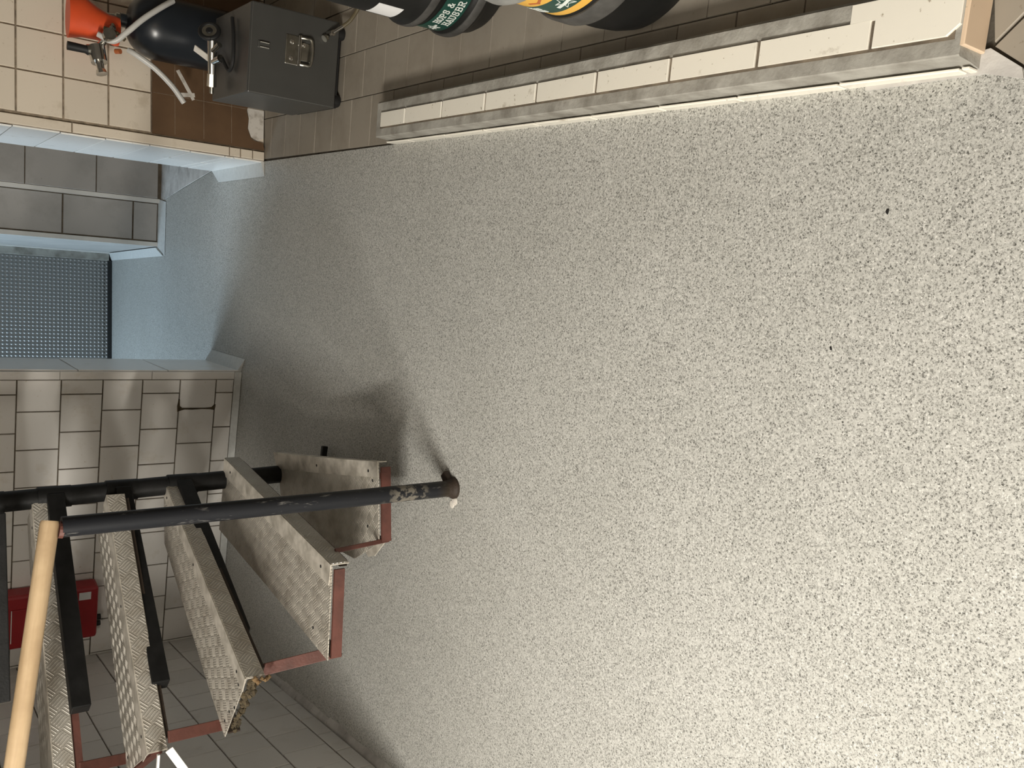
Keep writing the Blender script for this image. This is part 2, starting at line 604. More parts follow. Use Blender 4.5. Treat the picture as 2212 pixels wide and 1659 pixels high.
# ------------------------------------------------------------------ plan of the room (metres, camera above the origin)
KB = Vector((0.744, 2.396, 0))            # kerb line: foot of the kerb's far end
KD = Vector((0.167, 0.986, 0)).normalized()
KP = Vector((KD.y, -KD.x, 0))             # towards the kegs


def kp(a, p, z=0.0):
    return KB + KD * a + KP * p + Vector((0, 0, z))


PF = (0.930, 3.525)                       # pillar, front left corner
PBK = (1.030, 4.189)                      # pillar, back left corner
L0 = (0.063, 3.825)                       # stair wall, right front corner
LB = (0.122, 4.304)                       # stair wall, right back corner
CK = (-1.175, 4.170)                      # corner of stair wall and left wall
LE = (-1.232, 2.20)                       # left wall, near end
CEIL = 2.45

# floor: one slab of speckled coating
fl = [(-3.2, -1.9), (0.30, -1.9), (0.30, 0.42), (0.434, 0.564), (0.471, 0.604)]
fl += [tuple(kp(0.0, 0.0)[:2]), PF, PBK, (1.04, 4.7), (1.05, 5.25), (1.10, 6.7), (-1.9, 6.7), (-1.9, 4.3), (-3.2, 4.3)]
floor = MB().prism(fl, -0.12, 0.0).build('floor', 'floor')
tag(floor, 'pale grey floor coating with fine dark speckles', kind='structure')

# floor of the keg bay: brown grey tiles, one by one
pf = [(0.30, -1.9), (2.3, -1.9), (2.3, 3.8), (1.0, 3.8), PF, tuple(kp(0, 0)[:2]), (0.471, 0.604), (0.434, 0.564), (0.30, 0.42)]
bay = MB().prism(pf, -0.12, -0.006).build('floor_keg_bay', 'grout_bay')
tag(bay, 'brown grey tiled floor of the keg bay', kind='structure')


def inside(p, poly):
    c = False
    for i in range(len(poly)):
        a, b = poly[i], poly[i - 1]
        if (a[1] > p[1]) != (b[1] > p[1]) and p[0] < (b[0] - a[0]) * (p[1] - a[1]) / (b[1] - a[1]) + a[0]:
            c = not c
    return c


def clip_poly(sub, keep):
    out = []
    for i in range(len(sub)):
        a, b = sub[i - 1], sub[i]
        ka, kb_ = keep(a), keep(b)
        if (ka >= 0) != (kb_ >= 0):
            t = ka / (ka - kb_)
            out.append((a[0] + (b[0] - a[0]) * t, a[1] + (b[1] - a[1]) * t))
        if kb_ >= 0:
            out.append(b)
    return out


def flat_tile(parent, poly, z, t, mat, c=0.0016):
    """one floor tile of any outline, chamfered on top"""
    n = len(poly)
    ar = sum(poly[i - 1][0] * poly[i][1] - poly[i][0] * poly[i - 1][1] for i in range(n)) / 2
    if abs(ar) < 2e-4:
        return
    if ar < 0:
        poly = poly[::-1]
    cx, cy = sum(p[0] for p in poly) / n, sum(p[1] for p in poly) / n
    loc = [(x - cx, y - cy) for x, y in poly]
    ins = [(x * (1 - c / max(math.hypot(x, y), .01)), y * (1 - c / max(math.hypot(x, y), .01))) for x, y in loc]
    v = [(x, y, -t) for x, y in loc] + [(x, y, -c) for x, y in loc] + [(x, y, 0) for x, y in ins]
    f = [tuple(range(2 * n, 3 * n))]
    for k in (0, n):
        f += [(k + i, k + (i + 1) % n, k + n + (i + 1) % n, k + n + i) for i in range(n)]
    me = bpy.data.meshes.new('tile')
    me.from_pydata(v, [], f)
    me.materials.append(MAT[mat])
    link('tile', me, None, parent, (cx, cy, z + random.uniform(-0.0006, 0.0006)), (random.gauss(0, 0.002), random.gauss(0, 0.002), 0))


g = 0.0016
rows = [0.004, 0.167, 0.318, 0.470, 0.622, 0.774, 0.926, 1.078]
for r in range(len(rows) - 1):
    off = (0.075 if r % 2 else 0.0) + 0.022
    k = -15
    while k < 9:
        a0, a1 = off + k * 0.150, off + (k + 1) * 0.150
        k += 1
        c4 = [kp(a0 + g, rows[r] + g), kp(a1 - g, rows[r] + g), kp(a1 - g, rows[r + 1] - g), kp(a0 + g, rows[r + 1] - g)]
        if a0 < -1.9 or (rows[r] > 0.9 and a0 < 0.0):
            continue
        if max(q.y for q in c4) > 3.70 or max(q.x for q in c4) > 2.2:
            continue
        q = [tuple(p[:2]) for p in c4]
        q = clip_poly(q, lambda p: 3.521 - (p[1] + 0.02 * (p[0] - 0.93)))
        if a1 < -1.80:
            q = clip_poly(q, lambda p: (p[0] - 0.471) * 0.04 - (p[1] - 0.604) * 0.037 + 0.004)
        if len(q) > 2:
            flat_tile(bay, q, 0.0, 0.0065, 'tile_floor', 0.0006)
# the narrow triangle of tiles beyond the kerb's near end
for q in ([(0.476, 0.600), (0.437, 0.560), (0.470, 0.515), (0.510, 0.552)], [(0.482, 0.600), (0.514, 0.555), (0.60, 0.56), (0.60, 0.600)],
          [(0.433, 0.556), (0.36, 0.478), (0.40, 0.44), (0.466, 0.511)], [(0.516, 0.549), (0.474, 0.511), (0.53, 0.45), (0.60, 0.48), (0.60, 0.553)]):
    flat_tile(bay, q, 0.0, 0.0065, 'tile_floor')

# ------------------------------------------------------------------ kerb between floor and keg bay
KH = 0.062
kerb_len = 1.800
kv = []
for a in (0.0, -kerb_len):
    for p, z in ((0.004, -0.01), (0.010, 0.030), (0.012, KH - 0.002), (0.014, KH), (0.112, KH), (0.118, KH - 0.006), (0.120, -0.01)):
        kv.append(kp(a, p, z))
kf = [(i, i + 1, i + 8, i + 7) for i in range(6)] + [(6, 0, 7, 13), tuple(range(7)), tuple(range(13, 6, -1))]
kerb = MB().add(kv, kf).build('wall_kerb', 'mortar')
tag(kerb, 'low grey kerb topped with white tiles along the keg bay', kind='structure')
m = MB().prism([tuple(kp(a_, p_)[:2]) for a_, p_ in ((-0.026, 0.0355), (-kerb_len + 0.01, 0.0355), (-kerb_len + 0.01, 0.083), (-0.026, 0.083))], KH - 0.01, KH + 0.0012)
m.build('grout_bed', 'grout_dark', kerb)
kj = [-0.03, -0.185, -0.390, -0.600, -0.812, -1.022, -1.236, -1.444, -1.660, -1.800]
for i in range(len(kj) - 1):
    a0, a1 = kj[i], kj[i + 1]
    q = [kp(a0 - 0.0045, 0.040), kp(a1 + 0.0035, 0.040), kp(a1 + 0.0035, 0.0815), kp(a0 - 0.0045, 0.0815)]
    if i == len(kj) - 2:
        q = [kp(a0 - 0.003, 0.040), kp(a1 + 0.02, 0.040), kp(a1 + 0.002, 0.055), kp(a1 + 0.002, 0.110), kp(a0 + 0.04, 0.110), kp(a0 + 0.04, 0.0815), kp(a0 - 0.003, 0.0815)]
    flat_tile(kerb, [tuple(p[:2]) for p in q], KH + 0.0055, 0.008, 'tile_kerb', 0.0012)
# row of white tiles along the kerb's foot, joints between
kf_ = Frame(kp(0.02, 0.005)[:2], kp(-kerb_len, 0.005)[:2])
a = 0.02
for i in range(10):
    wdt = (0.14, 0.208, 0.20, 0.212, 0.205, 0.21, 0.20, 0.21, 0.2, 0.2)[i]
    kf_.tile(kerb, a, a + wdt, -0.004, 0.028, 'tile_kerb', 0.004, 0.004)
    a += wdt
# tile on the near end of the kerb
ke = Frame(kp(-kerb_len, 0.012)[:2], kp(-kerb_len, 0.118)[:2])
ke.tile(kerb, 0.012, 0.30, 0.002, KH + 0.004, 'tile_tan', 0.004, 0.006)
# smooth mortar strip at the floor near the kerb's end
m = MB().prism([tuple(kp(-1.62, 0.004)[:2]), tuple(kp(-1.62, -0.006)[:2]), (0.440, 0.612), (0.418, 0.560), (0.434, 0.562), (0.474, 0.604)], -0.002, 0.003)
tag(m.build('trim_1', 'mortar_pale'), 'smooth grey mortar strip on the floor at the near end of the kerb', kind='structure')

# ------------------------------------------------------------------ walls
TP = 0.152

# stair wall (faces the camera), tiles in half bond
F = Frame(CK, L0)
wl = MB().prism([L0, LB, (-1.35, 4.62), (-1.40, 4.20), CK], 0.0, CEIL).build('wall_stair', 'grout_dark')
tag(wl, 'grey white tiled wall behind the steel stairs', kind='structure')
zj = [0.030, 0.107, 0.259, 0.410, 0.562, 0.714, 0.868, 1.020, 1.172, 1.324]
for r in range(len(zj) - 1):
    s = 0.094 if r % 2 == 0 else 0.164
    edges = [0.034, s]
    while edges[-1] < F.L:
        edges.append(edges[-1] + 0.158)
    for i in range(len(edges) - 1):
        F.tile(wl, F.L - edges[i + 1], F.L - edges[i], zj[r], zj[r + 1], 'tile_grey')
for i in range(4):      # plain edge strip at the corner
    F.tile(wl, F.L - 0.034, F.L, 0.03 + i * 0.345, 0.03 + (i + 1) * 0.345, 'tile_grey', 0.001)
FE = Frame(L0, LB)
zz = [0.0, 0.31, 0.655, 1.0, 1.34]
for i in range(4):
    FE.tile(wl, 0.0, FE.L, zz[i], zz[i + 1], 'tile_grey', 0.004, 0.006)

# brown dirt in the widened joint round one tile
F_ = F
m = MB()
st = [(0.157, 0.104), (0.172, 0.108), (0.168, 0.125), (0.166, 0.16), (0.168, 0.20), (0.167, 0.235), (0.171, 0.250), (0.176, 0.264), (0.150, 0.266), (0.120, 0.262), (0.121, 0.257), (0.150, 0.255), (0.159, 0.245), (0.160, 0.20), (0.162, 0.15), (0.158, 0.120), (0.147, 0.110), (0.146, 0.104)]
nn_ = len(st)
m.add([F_.p(F_.L - a_, z_, 0.0095) for a_, z_ in st] + [F_.p(F_.L - a_, z_, 0.002) for a_, z_ in st],
      [tuple(range(nn_)), tuple(range(2 * nn_ - 1, nn_ - 1, -1))] + [(i, nn_ + i, nn_ + (i + 1) % nn_, (i + 1) % nn_) for i in range(nn_)])
m.build('dirty_joint', 'crumb', wl)

# left wall, under the stairs
F = Frame(LE, CK)
wlf = F.slab('wall_left', 0.0, F.L, 0.0, CEIL, 0.25, 'grout_dark')
tag(wlf, 'dim grey tiled wall left of the stairs', kind='structure')
zj = [0.052, 0.075, 0.232, 0.384, 0.536, 0.688, 0.840, 0.992, 1.144]
zj = [0.020, 0.078] + zj[2:]
for r in range(len(zj) - 1):
    a = -0.05 if r % 2 else -0.126
    while a < F.L:
        F.tile(wlf, a, a + TP, zj[r], zj[r + 1], 'tile_left')
        a += TP
for i in range(14):     # ragged mortar bead along its foot
    a0 = i * F.L / 14
    zt = random.uniform(0.016, 0.026)
    m = MB().add([F.p(a0, 0, 0.0), F.p(a0 + F.L / 14, 0, 0.0), F.p(a0 + F.L / 14, zt, 0.0), F.p(a0, zt * random.uniform(.8, 1.1), 0.0),
                  F.p(a0, 0.0, 0.02 + random.uniform(0, .010)), F.p(a0 + F.L / 14, 0.0, 0.02 + random.uniform(0, .010)),
                  F.p(a0 + F.L / 14, zt * .6, 0.014), F.p(a0, zt * .6, 0.014)],
                 [(0, 1, 2, 3), (4, 7, 6, 5), (0, 4, 5, 1), (3, 2, 6, 7), (0, 3, 7, 4), (1, 5, 6, 2)])
    m.build('mortar_bead', 'mortar_pale', wlf)

# pillar and back wall of the keg bay
F = Frame(PF, (2.3, 3.498))
wb = MB().prism([PF, (2.3, 3.498), (2.3, 4.18), PBK], 0.0, CEIL).build('wall_back', 'grout_mid')
tag(wb, 'cream tiled wall at the back of the keg bay', kind='structure')
zb = [0.0, 0.139, 0.291, 0.443, 0.596, 0.748, 0.899, 1.051, 1.203]
for r in range(len(zb) - 1):
    for k in range(6):
        F.tile(wb, 0.046 + k * 0.152, 0.046 + (k + 1) * 0.152, zb[r], zb[r + 1], 'tile_cream', 0.006)
for z0, z1 in ((0, 0.05), (0.05, 0.10), (0.10, 0.145), (0.145, 0.72), (0.72, 1.3)):     # edge strip on the corner
    F.tile(wb, 0.0, 0.038, z0, z1, 'tile_cream', 0.004, 0.010)
FP = Frame(PBK, PF)
zb2 = [0.0, 0.125, 0.160, 0.296, 0.448, 0.605, 0.757, 0.910, 1.062, 1.214]
for i in range(len(zb2) - 1):
    if i in (1, 2):
        FP.tile(wb, 0.0, 0.33, zb2[i], zb2[i + 1], 'tile_white', 0.004, 0.006)
        FP.tile(wb, 0.33, FP.L, zb2[i], zb2[i + 1], 'tile_white', 0.004, 0.006)
    else:
        FP.tile(wb, 0.0, FP.L, zb2[i], zb2[i + 1], 'tile_white', 0.004, 0.006)

# alcove beyond the pillar: pale floor, dark marbled wall
af = MB().prism([(1.034, 4.19), (1.9, 4.19), (1.9, 5.30), (1.05, 5.30), (1.045, 4.7)], -0.12, 0.003).build('floor_alcove', 'mortar_pale')
tag(af, 'pale smeared cement floor of the alcove', kind='structure')
FA = Frame((1.06, 5.16), (2.1, 5.05))
wa = FA.slab('wall_alcove', 0.0, FA.L, 0.0, CEIL, 0.2, 'grout_dark')
tag(wa, 'dim marbled tile wall in the alcove', kind='structure')
zq = [0.02, 0.341, 0.682, 1.02, 1.36]
for r in range(len(zq) - 1):
    for k in range(2):
        FA.tile(wa, 0.0 + k * 0.52, 0.52 + k * 0.52, zq[r], zq[r + 1], 'tile_marble', 0.005)

# partition end beside the door
FQ = Frame((0.800, 5.225), (1.066, 5.190))
wp = FQ.slab('wall_partition', 0.0, FQ.L, 0.0, CEIL, 0.05, 'grout_dark')
tag(wp, 'grey marbled end of the partition between alcove and door', kind='structure')
zq = [0.012, 0.144, 0.499, 0.855, 1.21]
for r in range(len(zq) - 1):
    FQ.tile(wp, 0.028, FQ.L - 0.026, zq[r], zq[r + 1], 'tile_marble', 0.008)
m = MB()
m.bar(FQ.p(0.012, 0, 0.004), FQ.p(0.012, CEIL, 0.004), 0.024, 0.02, FQ.n)
m.build('edge_strip', 'white_plastic', wp)
m = MB()
m.bar(FQ.p(FQ.L - 0.010, 0.0, 0.010), FQ.p(FQ.L - 0.010, CEIL, 0.010), 0.030, 0.036, FQ.n)
m.build('edge_strip', 'white_plastic', wp)
FQ2 = Frame((0.930, 6.52), (0.800, 5.225))
q2 = FQ2.slab('wall_partition_side', 0.0, FQ2.L, 0.0, CEIL, 0.10, 'plaster')
tag(q2, 'pale plastered side of the partition beside the door', kind='structure')

# door at the end of the passage
FD = Frame((-0.35, 6.560), (0.955, 6.500))
m = MB()
v = [FD.p(0, 0.022), FD.p(FD.L - 0.085, 0.022), FD.p(FD.L - 0.085, 2.0), FD.p(0, 2.0)]
v += [q - FD.n * 0.045 for q in v]
m.add(v, [(0, 1, 2, 3), (7, 6, 5, 4), (0, 4, 5, 1), (1, 5, 6, 2), (2, 6, 7, 3), (3, 7, 4, 0)])
door = m.build('door_1', 'door')
tag(door, 'metal door sheet with embossed diamond dots', kind='structure')
m = MB()
m.bar(FD.p(0, 0.012, 0.004), FD.p(FD.L - 0.085, 0.012, 0.004), 0.04, 0.026)
m.build('door_seal', 'rubber', door)
m = MB()
m.bar(FD.p(FD.L - 0.060, 0.02, 0.012), FD.p(FD.L - 0.060, 2.0, 0.012), 0.05, 0.03, FD.n)
m.build('door_jamb', 'cooler_grey' if False else 'mortar', door)
m = MB()
m.bar(FD.p(FD.L - 0.022, 0.0, 0.02), FD.p(FD.L - 0.022, 2.05, 0.02), 0.030, 0.05, FD.n)
m.build('door_frame', 'white_plastic', door)

# rest of the shell, outside the picture
def shell(name, a, b, depth, label, z0=0.0, z1=CEIL, mat='plaster'):
    o = Frame(a, b).slab(name, 0.0, Frame(a, b).L, z0, z1, depth, mat)
    tag(o, label, kind='structure')


shell('wall_end', (-1.9, 6.62), (2.3, 6.62), 0.1, 'plain wall around the door')
shell('wall_right', (2.3, 3.6), (2.3, -1.9), 0.1, 'plain wall right of the keg bay', mat='plaster_dark')
shell('wall_near', (2.3, -1.9), (-3.2, -1.9), 0.1, 'plain wall behind the camera')
shell('wall_far_left', (-3.2, -1.9), (-3.2, 2.2), 0.1, 'plain wall of the side room')
shell('wall_side_room', (-3.2, 2.2), (-1.48, 2.2), 0.1, 'plain end wall of the side room')
shell('wall_window_side', (-1.9, 4.3), (-1.9, 6.7), 0.1, 'plain wall of the rear passage')
cl = MB().box(-3.3, 2.4, -2.0, 6.8, CEIL, CEIL + 0.1).build('ceiling', 'plaster')
tag(cl, 'plain plaster ceiling', kind='structure')


# coved strips of coating at the foot of the walls
def cove(name, a, b, out, hgt, label, e0=0.0, e1=0.0):
    f = Frame(a, b)
    v = [f.p(0, 0.0, 0.0), f.p(f.L, 0.0, 0.0), f.p(f.L, hgt, 0.006), f.p(0, hgt, 0.006), f.p(e0, 0.002, out), f.p(f.L - e1, 0.002, out)]
    m_ = MB().add(v, [(3, 2, 5, 4), (0, 4, 5, 1), (0, 1, 2, 3), (0, 3, 4), (1, 5, 2)])
    o = m_.build(name, 'cove')
    tag(o, label, kind='structure')


cove('baseboard_pillar', PBK, PF, 0.062, 0.012, 'pale coved skirting of floor coating at the foot of the pillar', 0.08, -0.02)
cove('baseboard_stair_wall_end', L0, LB, 0.060, 0.016, 'pale coved skirting at the end of the stair wall', -0.05, 0.05)
cove('baseboard_stair_wall', CK, L0, 0.014, 0.030, 'thin coved skirting along the stair wall')
cove('baseboard_partition', (0.800, 5.225), (1.066, 5.190), 0.14, 0.012, 'coved skirting in front of the partition', -0.05, 0.02)
cove('baseboard_partition_side', (0.930, 6.52), (0.800, 5.225), 0.055, 0.02, 'coved skirting beside the passage door', 0.0, -0.10)

# ------------------------------------------------------------------ winding steel stairs
ST = empty('winding_staircase', (-0.30, 2.89, 0))
tag(ST, 'winding steel staircase with chequer plate treads, black posts and a wooden handrail', 'staircase')


def tube_part(name, pts, r, mat, parent, n=20):
    """a tube whose object origin is its first point"""
    p0 = Vector(pts[0])
    mb = MB().tube([Vector(p) - p0 for p in pts], r, n)
    o = mb.build(name, mat, None, smooth=True)
    o.location = p0 - parent.location
    o.parent = parent
    return o


tube_part('centre_column', [(-0.298, 2.89, 0), (-0.331, 2.89, 1.05), (-0.374, 2.89, 2.44)], 0.030, 'black_steel', ST, 24)
nw = tube_part('newel_post', [(-0.288, 2.058, 0), (-0.291, 2.052, 0.3), (-0.295, 2.045, 0.982)], 0.0222, 'tube', ST, 24)
m = MB().lathe([(0.0225, 0.030), (0.024, 0.018), (0.026, 0.010), (0.030, 0.006), (0.031, 0.0)][::-1], 24)
m.build('foot_flange', 'rust_dark', nw, smooth=True)
m = MB().bar((0.0, 0.0, 0.010), (0.040, 0.030, 0.012), 0.026, 0.016)
m.build('foot_lug', 'rust_dark', nw, bevel=0.003)
m = MB().lathe([(0.013, 0.0), (0.011, 0.003), (0.006, 0.0045)], 12, (-0.036, -0.004, 0.0))
m.lathe([(0.012, 0.0), (0.010, 0.002), (0.004, 0.003)], 10, (-0.046, 0.010, 0.0))
m.build('mortar_crumb', 'cardwhite', nw)
m = MB().bar((0.0, 0.0, 0.03), (0.085, -0.005, 0.02), 0.018, 0.02)
m.build('column_foot_lug', 'black_steel', ST, (0.0, 0.0, 0.0), bevel=0.003)

# handrail
ra, rb = Vector((-0.285, 2.045, 1.004)), Vector((-0.757, 1.975, 1.080))
rd = (rb - ra).normalized()
mb = MB().tube([(-0.005, 0, 0), (0.002, 0, 0), (1.15, 0, 0)], [0.0172, 0.0190, 0.0190], 28)
hr = mb.build('handrail', 'wood', None, smooth=True)
hr.parent = ST
hr.location = ra - ST.location
hr.rotation_euler = rd.to_track_quat('X', 'Z').to_euler()
m = MB().tube([(0.012, 0, -0.019), (0.012, 0, -0.028)], 0.018, 16)
m.build('rail_weld', 'red_oxide', hr)

RISE = 0.187
TREADS = [
    [(-0.232, 2.897), (-0.214, 2.148), (-0.434, 2.149), (-0.50, 2.30), (-0.46, 2.86)],
    [(-0.241, 2.878), (-0.455, 2.041), (-0.700, 2.071), (-0.592, 2.485), (-0.481, 2.945)],
    [(-0.297, 2.905), (-0.729, 2.137), (-0.925, 2.307), (-0.800, 2.488), (-0.50, 2.90)],
    [(-0.323, 2.800), (-0.931, 2.328), (-1.062, 2.565), (-0.908, 2.658), (-0.45, 2.945)],
    [(-0.335, 2.870), (-1.060, 2.465), (-1.16, 2.72), (-0.90, 2.80), (-0.40, 2.985)],
    [(-0.335, 2.845), (-1.130, 2.700), (-1.15, 3.00), (-0.90, 3.02), (-0.37, 3.00)],
]
TLAB = ['lowest tread, nosing worn and bent', None, 'tread with a rotten crumbling outer edge', None, None, None]
tread_obj = []
for k, pts in enumerate(TREADS):
    z = RISE * (k + 1)
    P = [Vector((x, y, 0)) for x, y in pts]
    d = (P[1] - P[0]).normalized()
    rz = math.atan2(d.y, d.x)
    inv = Matrix.Rotation(-rz, 3, 'Z')
    Q = [inv @ (p - P[0]) for p in P]
    loc2 = [(q.x, q.y) for q in Q]
    L = Q[1].x
    mb = MB().prism(loc2, -0.003, 0.0)
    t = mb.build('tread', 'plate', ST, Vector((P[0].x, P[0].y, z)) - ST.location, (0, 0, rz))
    if TLAB[k]:
        t['label'] = TLAB[k]
    tread_obj.append(t)
    # folded nosing: flat strip on top, plate down the front
    m = MB()
    n = 14
    vv = []
    for i in range(n + 1):
        x = L * i / n
        bow = 0.003 * math.sin(math.pi * i / n) * (1 if k == 0 else 0.0)
        lift = 0.014 * max(0, 1 - i / n * 2.2) if k == 0 else 0.0
        wd = (0.052 if k != 2 else 0.040) * (1.0 - (0.25 * i / n if k == 0 else 0.0))
        ys = -wd - bow
        dn = 0.048 if k else 0.026
        vv += [(x, ys, 0.0005), (x, ys, 0.003), (x, 0.004 - bow, 0.003 + lift), (x, 0.004 - bow, -dn + lift), (x, 0.0015 - bow, -dn + lift), (x, 0.0015 - bow, 0.0005 + lift)]
    ff = []
    for i in range(n):
        for j in range(6):
            a, b = i * 6 + j, i * 6 + (j + 1) % 6
            ff.append((a, b, b + 6, a + 6))
    ff += [tuple(range(6)), tuple(range(n * 6 + 5, n * 6 - 1, -1))]
    m.add(vv, ff)
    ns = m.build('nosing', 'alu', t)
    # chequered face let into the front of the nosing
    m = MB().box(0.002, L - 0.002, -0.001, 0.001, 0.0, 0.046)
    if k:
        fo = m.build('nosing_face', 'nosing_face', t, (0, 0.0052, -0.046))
        fo.data.transform(Matrix.Identity(4))
    # steel angle under the nosing and frame bars under the other edges
    hb = 0.020 if 0 < k < 4 else 0.030
    m = MB().bar((0.01, -0.014 - (0 if k else 0.03), -0.04 - hb / 2), (L - (0.035 if k else 0.09), -0.014 - (0 if k else 0.03), -0.04 - hb / 2), 0.016, hb)
    m.build('front_bar', 'rust_dark' if 0 < k < 4 else 'red_oxide', t)  # middle bars: shade below the nosing is put into the darker colour
    m = MB().bar((Q[1].x - 0.003, Q[1].y - 0.012, -0.024), (Q[2].x - 0.002, Q[2].y + 0.003, -0.024), 0.007, 0.028)
    if k != 2:
        m.build('end_bar', 'red_oxide', t)
    m = MB().bar((Q[2].x - 0.004, Q[2].y + 0.006, -0.026), (Q[4].x, Q[4].y + 0.006, -0.026), 0.007, 0.032)
    m.build('back_bar', 'rust_dark', t)
    # screws
    wid = abs(Q[2].y)
    spots = [(0.07, -0.022), (L * 0.45, -0.026), (L - 0.055, -0.024), (L - 0.035, -0.05), (L - 0.07, -wid + 0.04)]
    if k == 2:
        spots += [(L - 0.03, -0.125), (L - 0.055, -0.165), (L - 0.02, -0.145)]
    for sx_, sy_ in spots:
        zz_ = 0.003 if sy_ > -0.05 else 0.0
        MB().lathe([(0.0042, 0.0), (0.0042, 0.0008), (0.0028, 0.0011)], 10, (sx_, sy_, zz_)).build('screw', 'dirt', t)

# rotten board edge of the third tread
t = tread_obj[2]
P = [Vector((x, y, 0)) for x, y in TREADS[2]]
inv = Matrix.Rotation(-t.rotation_euler.z, 3, 'Z')
q1, q2 = inv @ (P[1] - P[0]), inv @ (P[2] - P[0])
m = MB()
rnd = random.Random(3)
for i in range(46):
    f = i / 45
    c = q1.lerp(q2, 0.02 + 0.86 * f)
    rr = rnd.uniform(0.008, 0.014) * (1.0 - 0.35 * f)
    cx, cy, cz = c.x + rnd.uniform(0.0, 0.010), c.y + rnd.uniform(-0.004, 0.004), -0.014 + rnd.uniform(-0.012, 0.004)
    v = []
    for a in range(6):
        v.append((cx + rr * math.cos(a * 1.047) * rnd.uniform(.7, 1.3), cy + rr * math.sin(a * 1.047) * rnd.uniform(.7, 1.3), cz + rnd.uniform(-.003, .003)))
    v += [(cx, cy, cz + rr * rnd.uniform(.5, 1)), (cx, cy, cz - rr)]
    m.add(v, [(a, (a + 1) % 6, 6) for a in range(6)] + [((a + 1) % 6, a, 7) for a in range(6)])
o = m.build('rotten_edge', 'crumb', t)
o['label'] = 'dark crumbling rotten board edge'
o['kind'] = 'stuff'
m = MB()
for i in range(7):
    cx, cy, cz, rr = q1.x + 0.004 + rnd.uniform(0, .010), q1.y - 0.004 + rnd.uniform(-.006, .012), -0.020 - i * 0.006, rnd.uniform(.006, .010)
    v = [(cx + rr * math.cos(a * 1.047), cy + rr * math.sin(a * 1.047), cz + rnd.uniform(-.003, .003)) for a in range(6)] + [(cx, cy, cz + rr), (cx, cy, cz - rr)]
    m.add(v, [(a, (a + 1) % 6, 6) for a in range(6)] + [((a + 1) % 6, a, 7) for a in range(6)])
o = m.build('rust_lump', 'ochre', t)
o['label'] = 'ochre lump of rust at the nosing end'

# black arms from the column under each tread
ARMS = [None, None, (-0.672, 2.330, 0.508), (-0.800, 2.440, 0.690), (-0.835, 2.480, 0.876), (-0.80, 2.56, 1.050)]
for k, a in enumerate(ARMS):
    if a is None:
        continue
    e = Vector(a)
    s = Vector((-0.298 - 0.031 * e.z, 2.89 if k < 5 else 2.64, e.z))
    if k < 5:
        s.y = 2.875
    m = MB().bar(s - ST.location, e - ST.location, 0.045, 0.046)
    m.build('support_arm', 'black_steel', ST, bevel=0.003)
    # collar that joins the arm to the column
    c = Vector((-0.298 - 0.031 * e.z, 2.89, e.z))
    m = MB().tube([c - ST.location + Vector((0, 0, -0.045)), c - ST.location + Vector((0, 0, 0.045))], 0.0325, 20)
    m.build('arm_collar', 'black_steel', ST, smooth=True)
# red flat uprights that tie the outer ends of neighbouring treads
UP = [((-0.430, 2.160, 0.150), (-0.431, 2.105, 0.335)), ((-0.700, 2.125, 0.340), (-0.731, 2.190, 0.520)),
      ((-0.912, 2.360, 0.530), (-0.888, 2.300, 0.705)), ((-1.040, 2.610, 0.715), (-0.975, 2.455, 0.885))]
for i, (a, b) in enumerate(UP):
    m = MB().bar(Vector(a) - ST.location, Vector(b) - ST.location, 0.030 if i else 0.012, 0.006, (0.3, -1, 0))
    m.build('tie_bar', 'red_oxide', ST, bevel=0.0015)
# bent offcut of plate hanging under the lowest tread
m = MB().prism([(-0.445, 2.20), (-0.492, 2.262), (-0.500, 2.300), (-0.46, 2.36)], 0.140, 0.144)
o = m.build('plate_offcut', 'alu', ST)
o.location = -ST.location

# ------------------------------------------------------------------ things by the stairs
FS = Frame(CK, L0)
rx = empty('red_wall_box', FS.p(FS.L - 1.025, 0.555, 0.01), FS.rz)
tag(rx, 'red metal box hung on the tiled wall behind the stairs', 'box')
MB().box(-0.118, 0.118, -0.085, 0.0, 0.0, 0.355).build('body', 'red', rx, bevel=0.012)
MB().box(-0.085, 0.060, -0.090, -0.084, 0.20, 0.32).build('label_plate', 'red', rx, bevel=0.002)
m = MB()
for a, b in (((-0.085, 0.20), (0.06, 0.20)), ((0.06, 0.20), (0.06, 0.32)), ((0.06, 0.32), (-0.085, 0.32)), ((-0.085, 0.32), (-0.085, 0.20))):
    m.bar((a[0], -0.0905, a[1]), (b[0], -0.0905, b[1]), 0.002, 0.003)
m.build('label_outline', 'label_white', rx)
MB().box(0.065, 0.098, -0.0875, -0.0848, 0.030, 0.075).build('paper_sticker', 'paper', rx)
for x in (-0.075, -0.045):
    MB().lathe([(0.011, 0), (0.012, 0.012), (0.012, 0.02)], 14, (x, -0.045, -0.019)).build('foot', 'rubber', rx)
cb = MB().tube(smooth_curve([FS.p(0.02, 0.78, 0.008), FS.p(0.055, 0.806, 0.012), FS.p(0.11, 0.822, 0.014), FS.p(0.16, 0.86, 0.014), FS.p(0.17, 0.92, 0.012)]), 0.006, 10)
tag(cb.build('black_cable', 'rubber', smooth=True), 'short black cable looping on the tiled wall under the red box', 'cable')

ps = MB().bar((-0.915, 2.29, 0.706), (-1.045, 2.28, 0.628), 0.020, 0.006, (0, -1, 0.2))
tag(ps.build('plastic_strip', 'white_plastic', bevel=0.001), 'white plastic strip hanging slanted below the fourth tread', 'strip')
ps = MB().bar((-0.922, 2.29, 0.731), (-1.04, 2.30, 0.737), 0.010, 0.006, (0, 0, 1))
tag(ps.build('plastic_rod', 'white_plastic', bevel=0.001), 'thin white plastic rod under the outer corner of the fourth tread', 'rod')


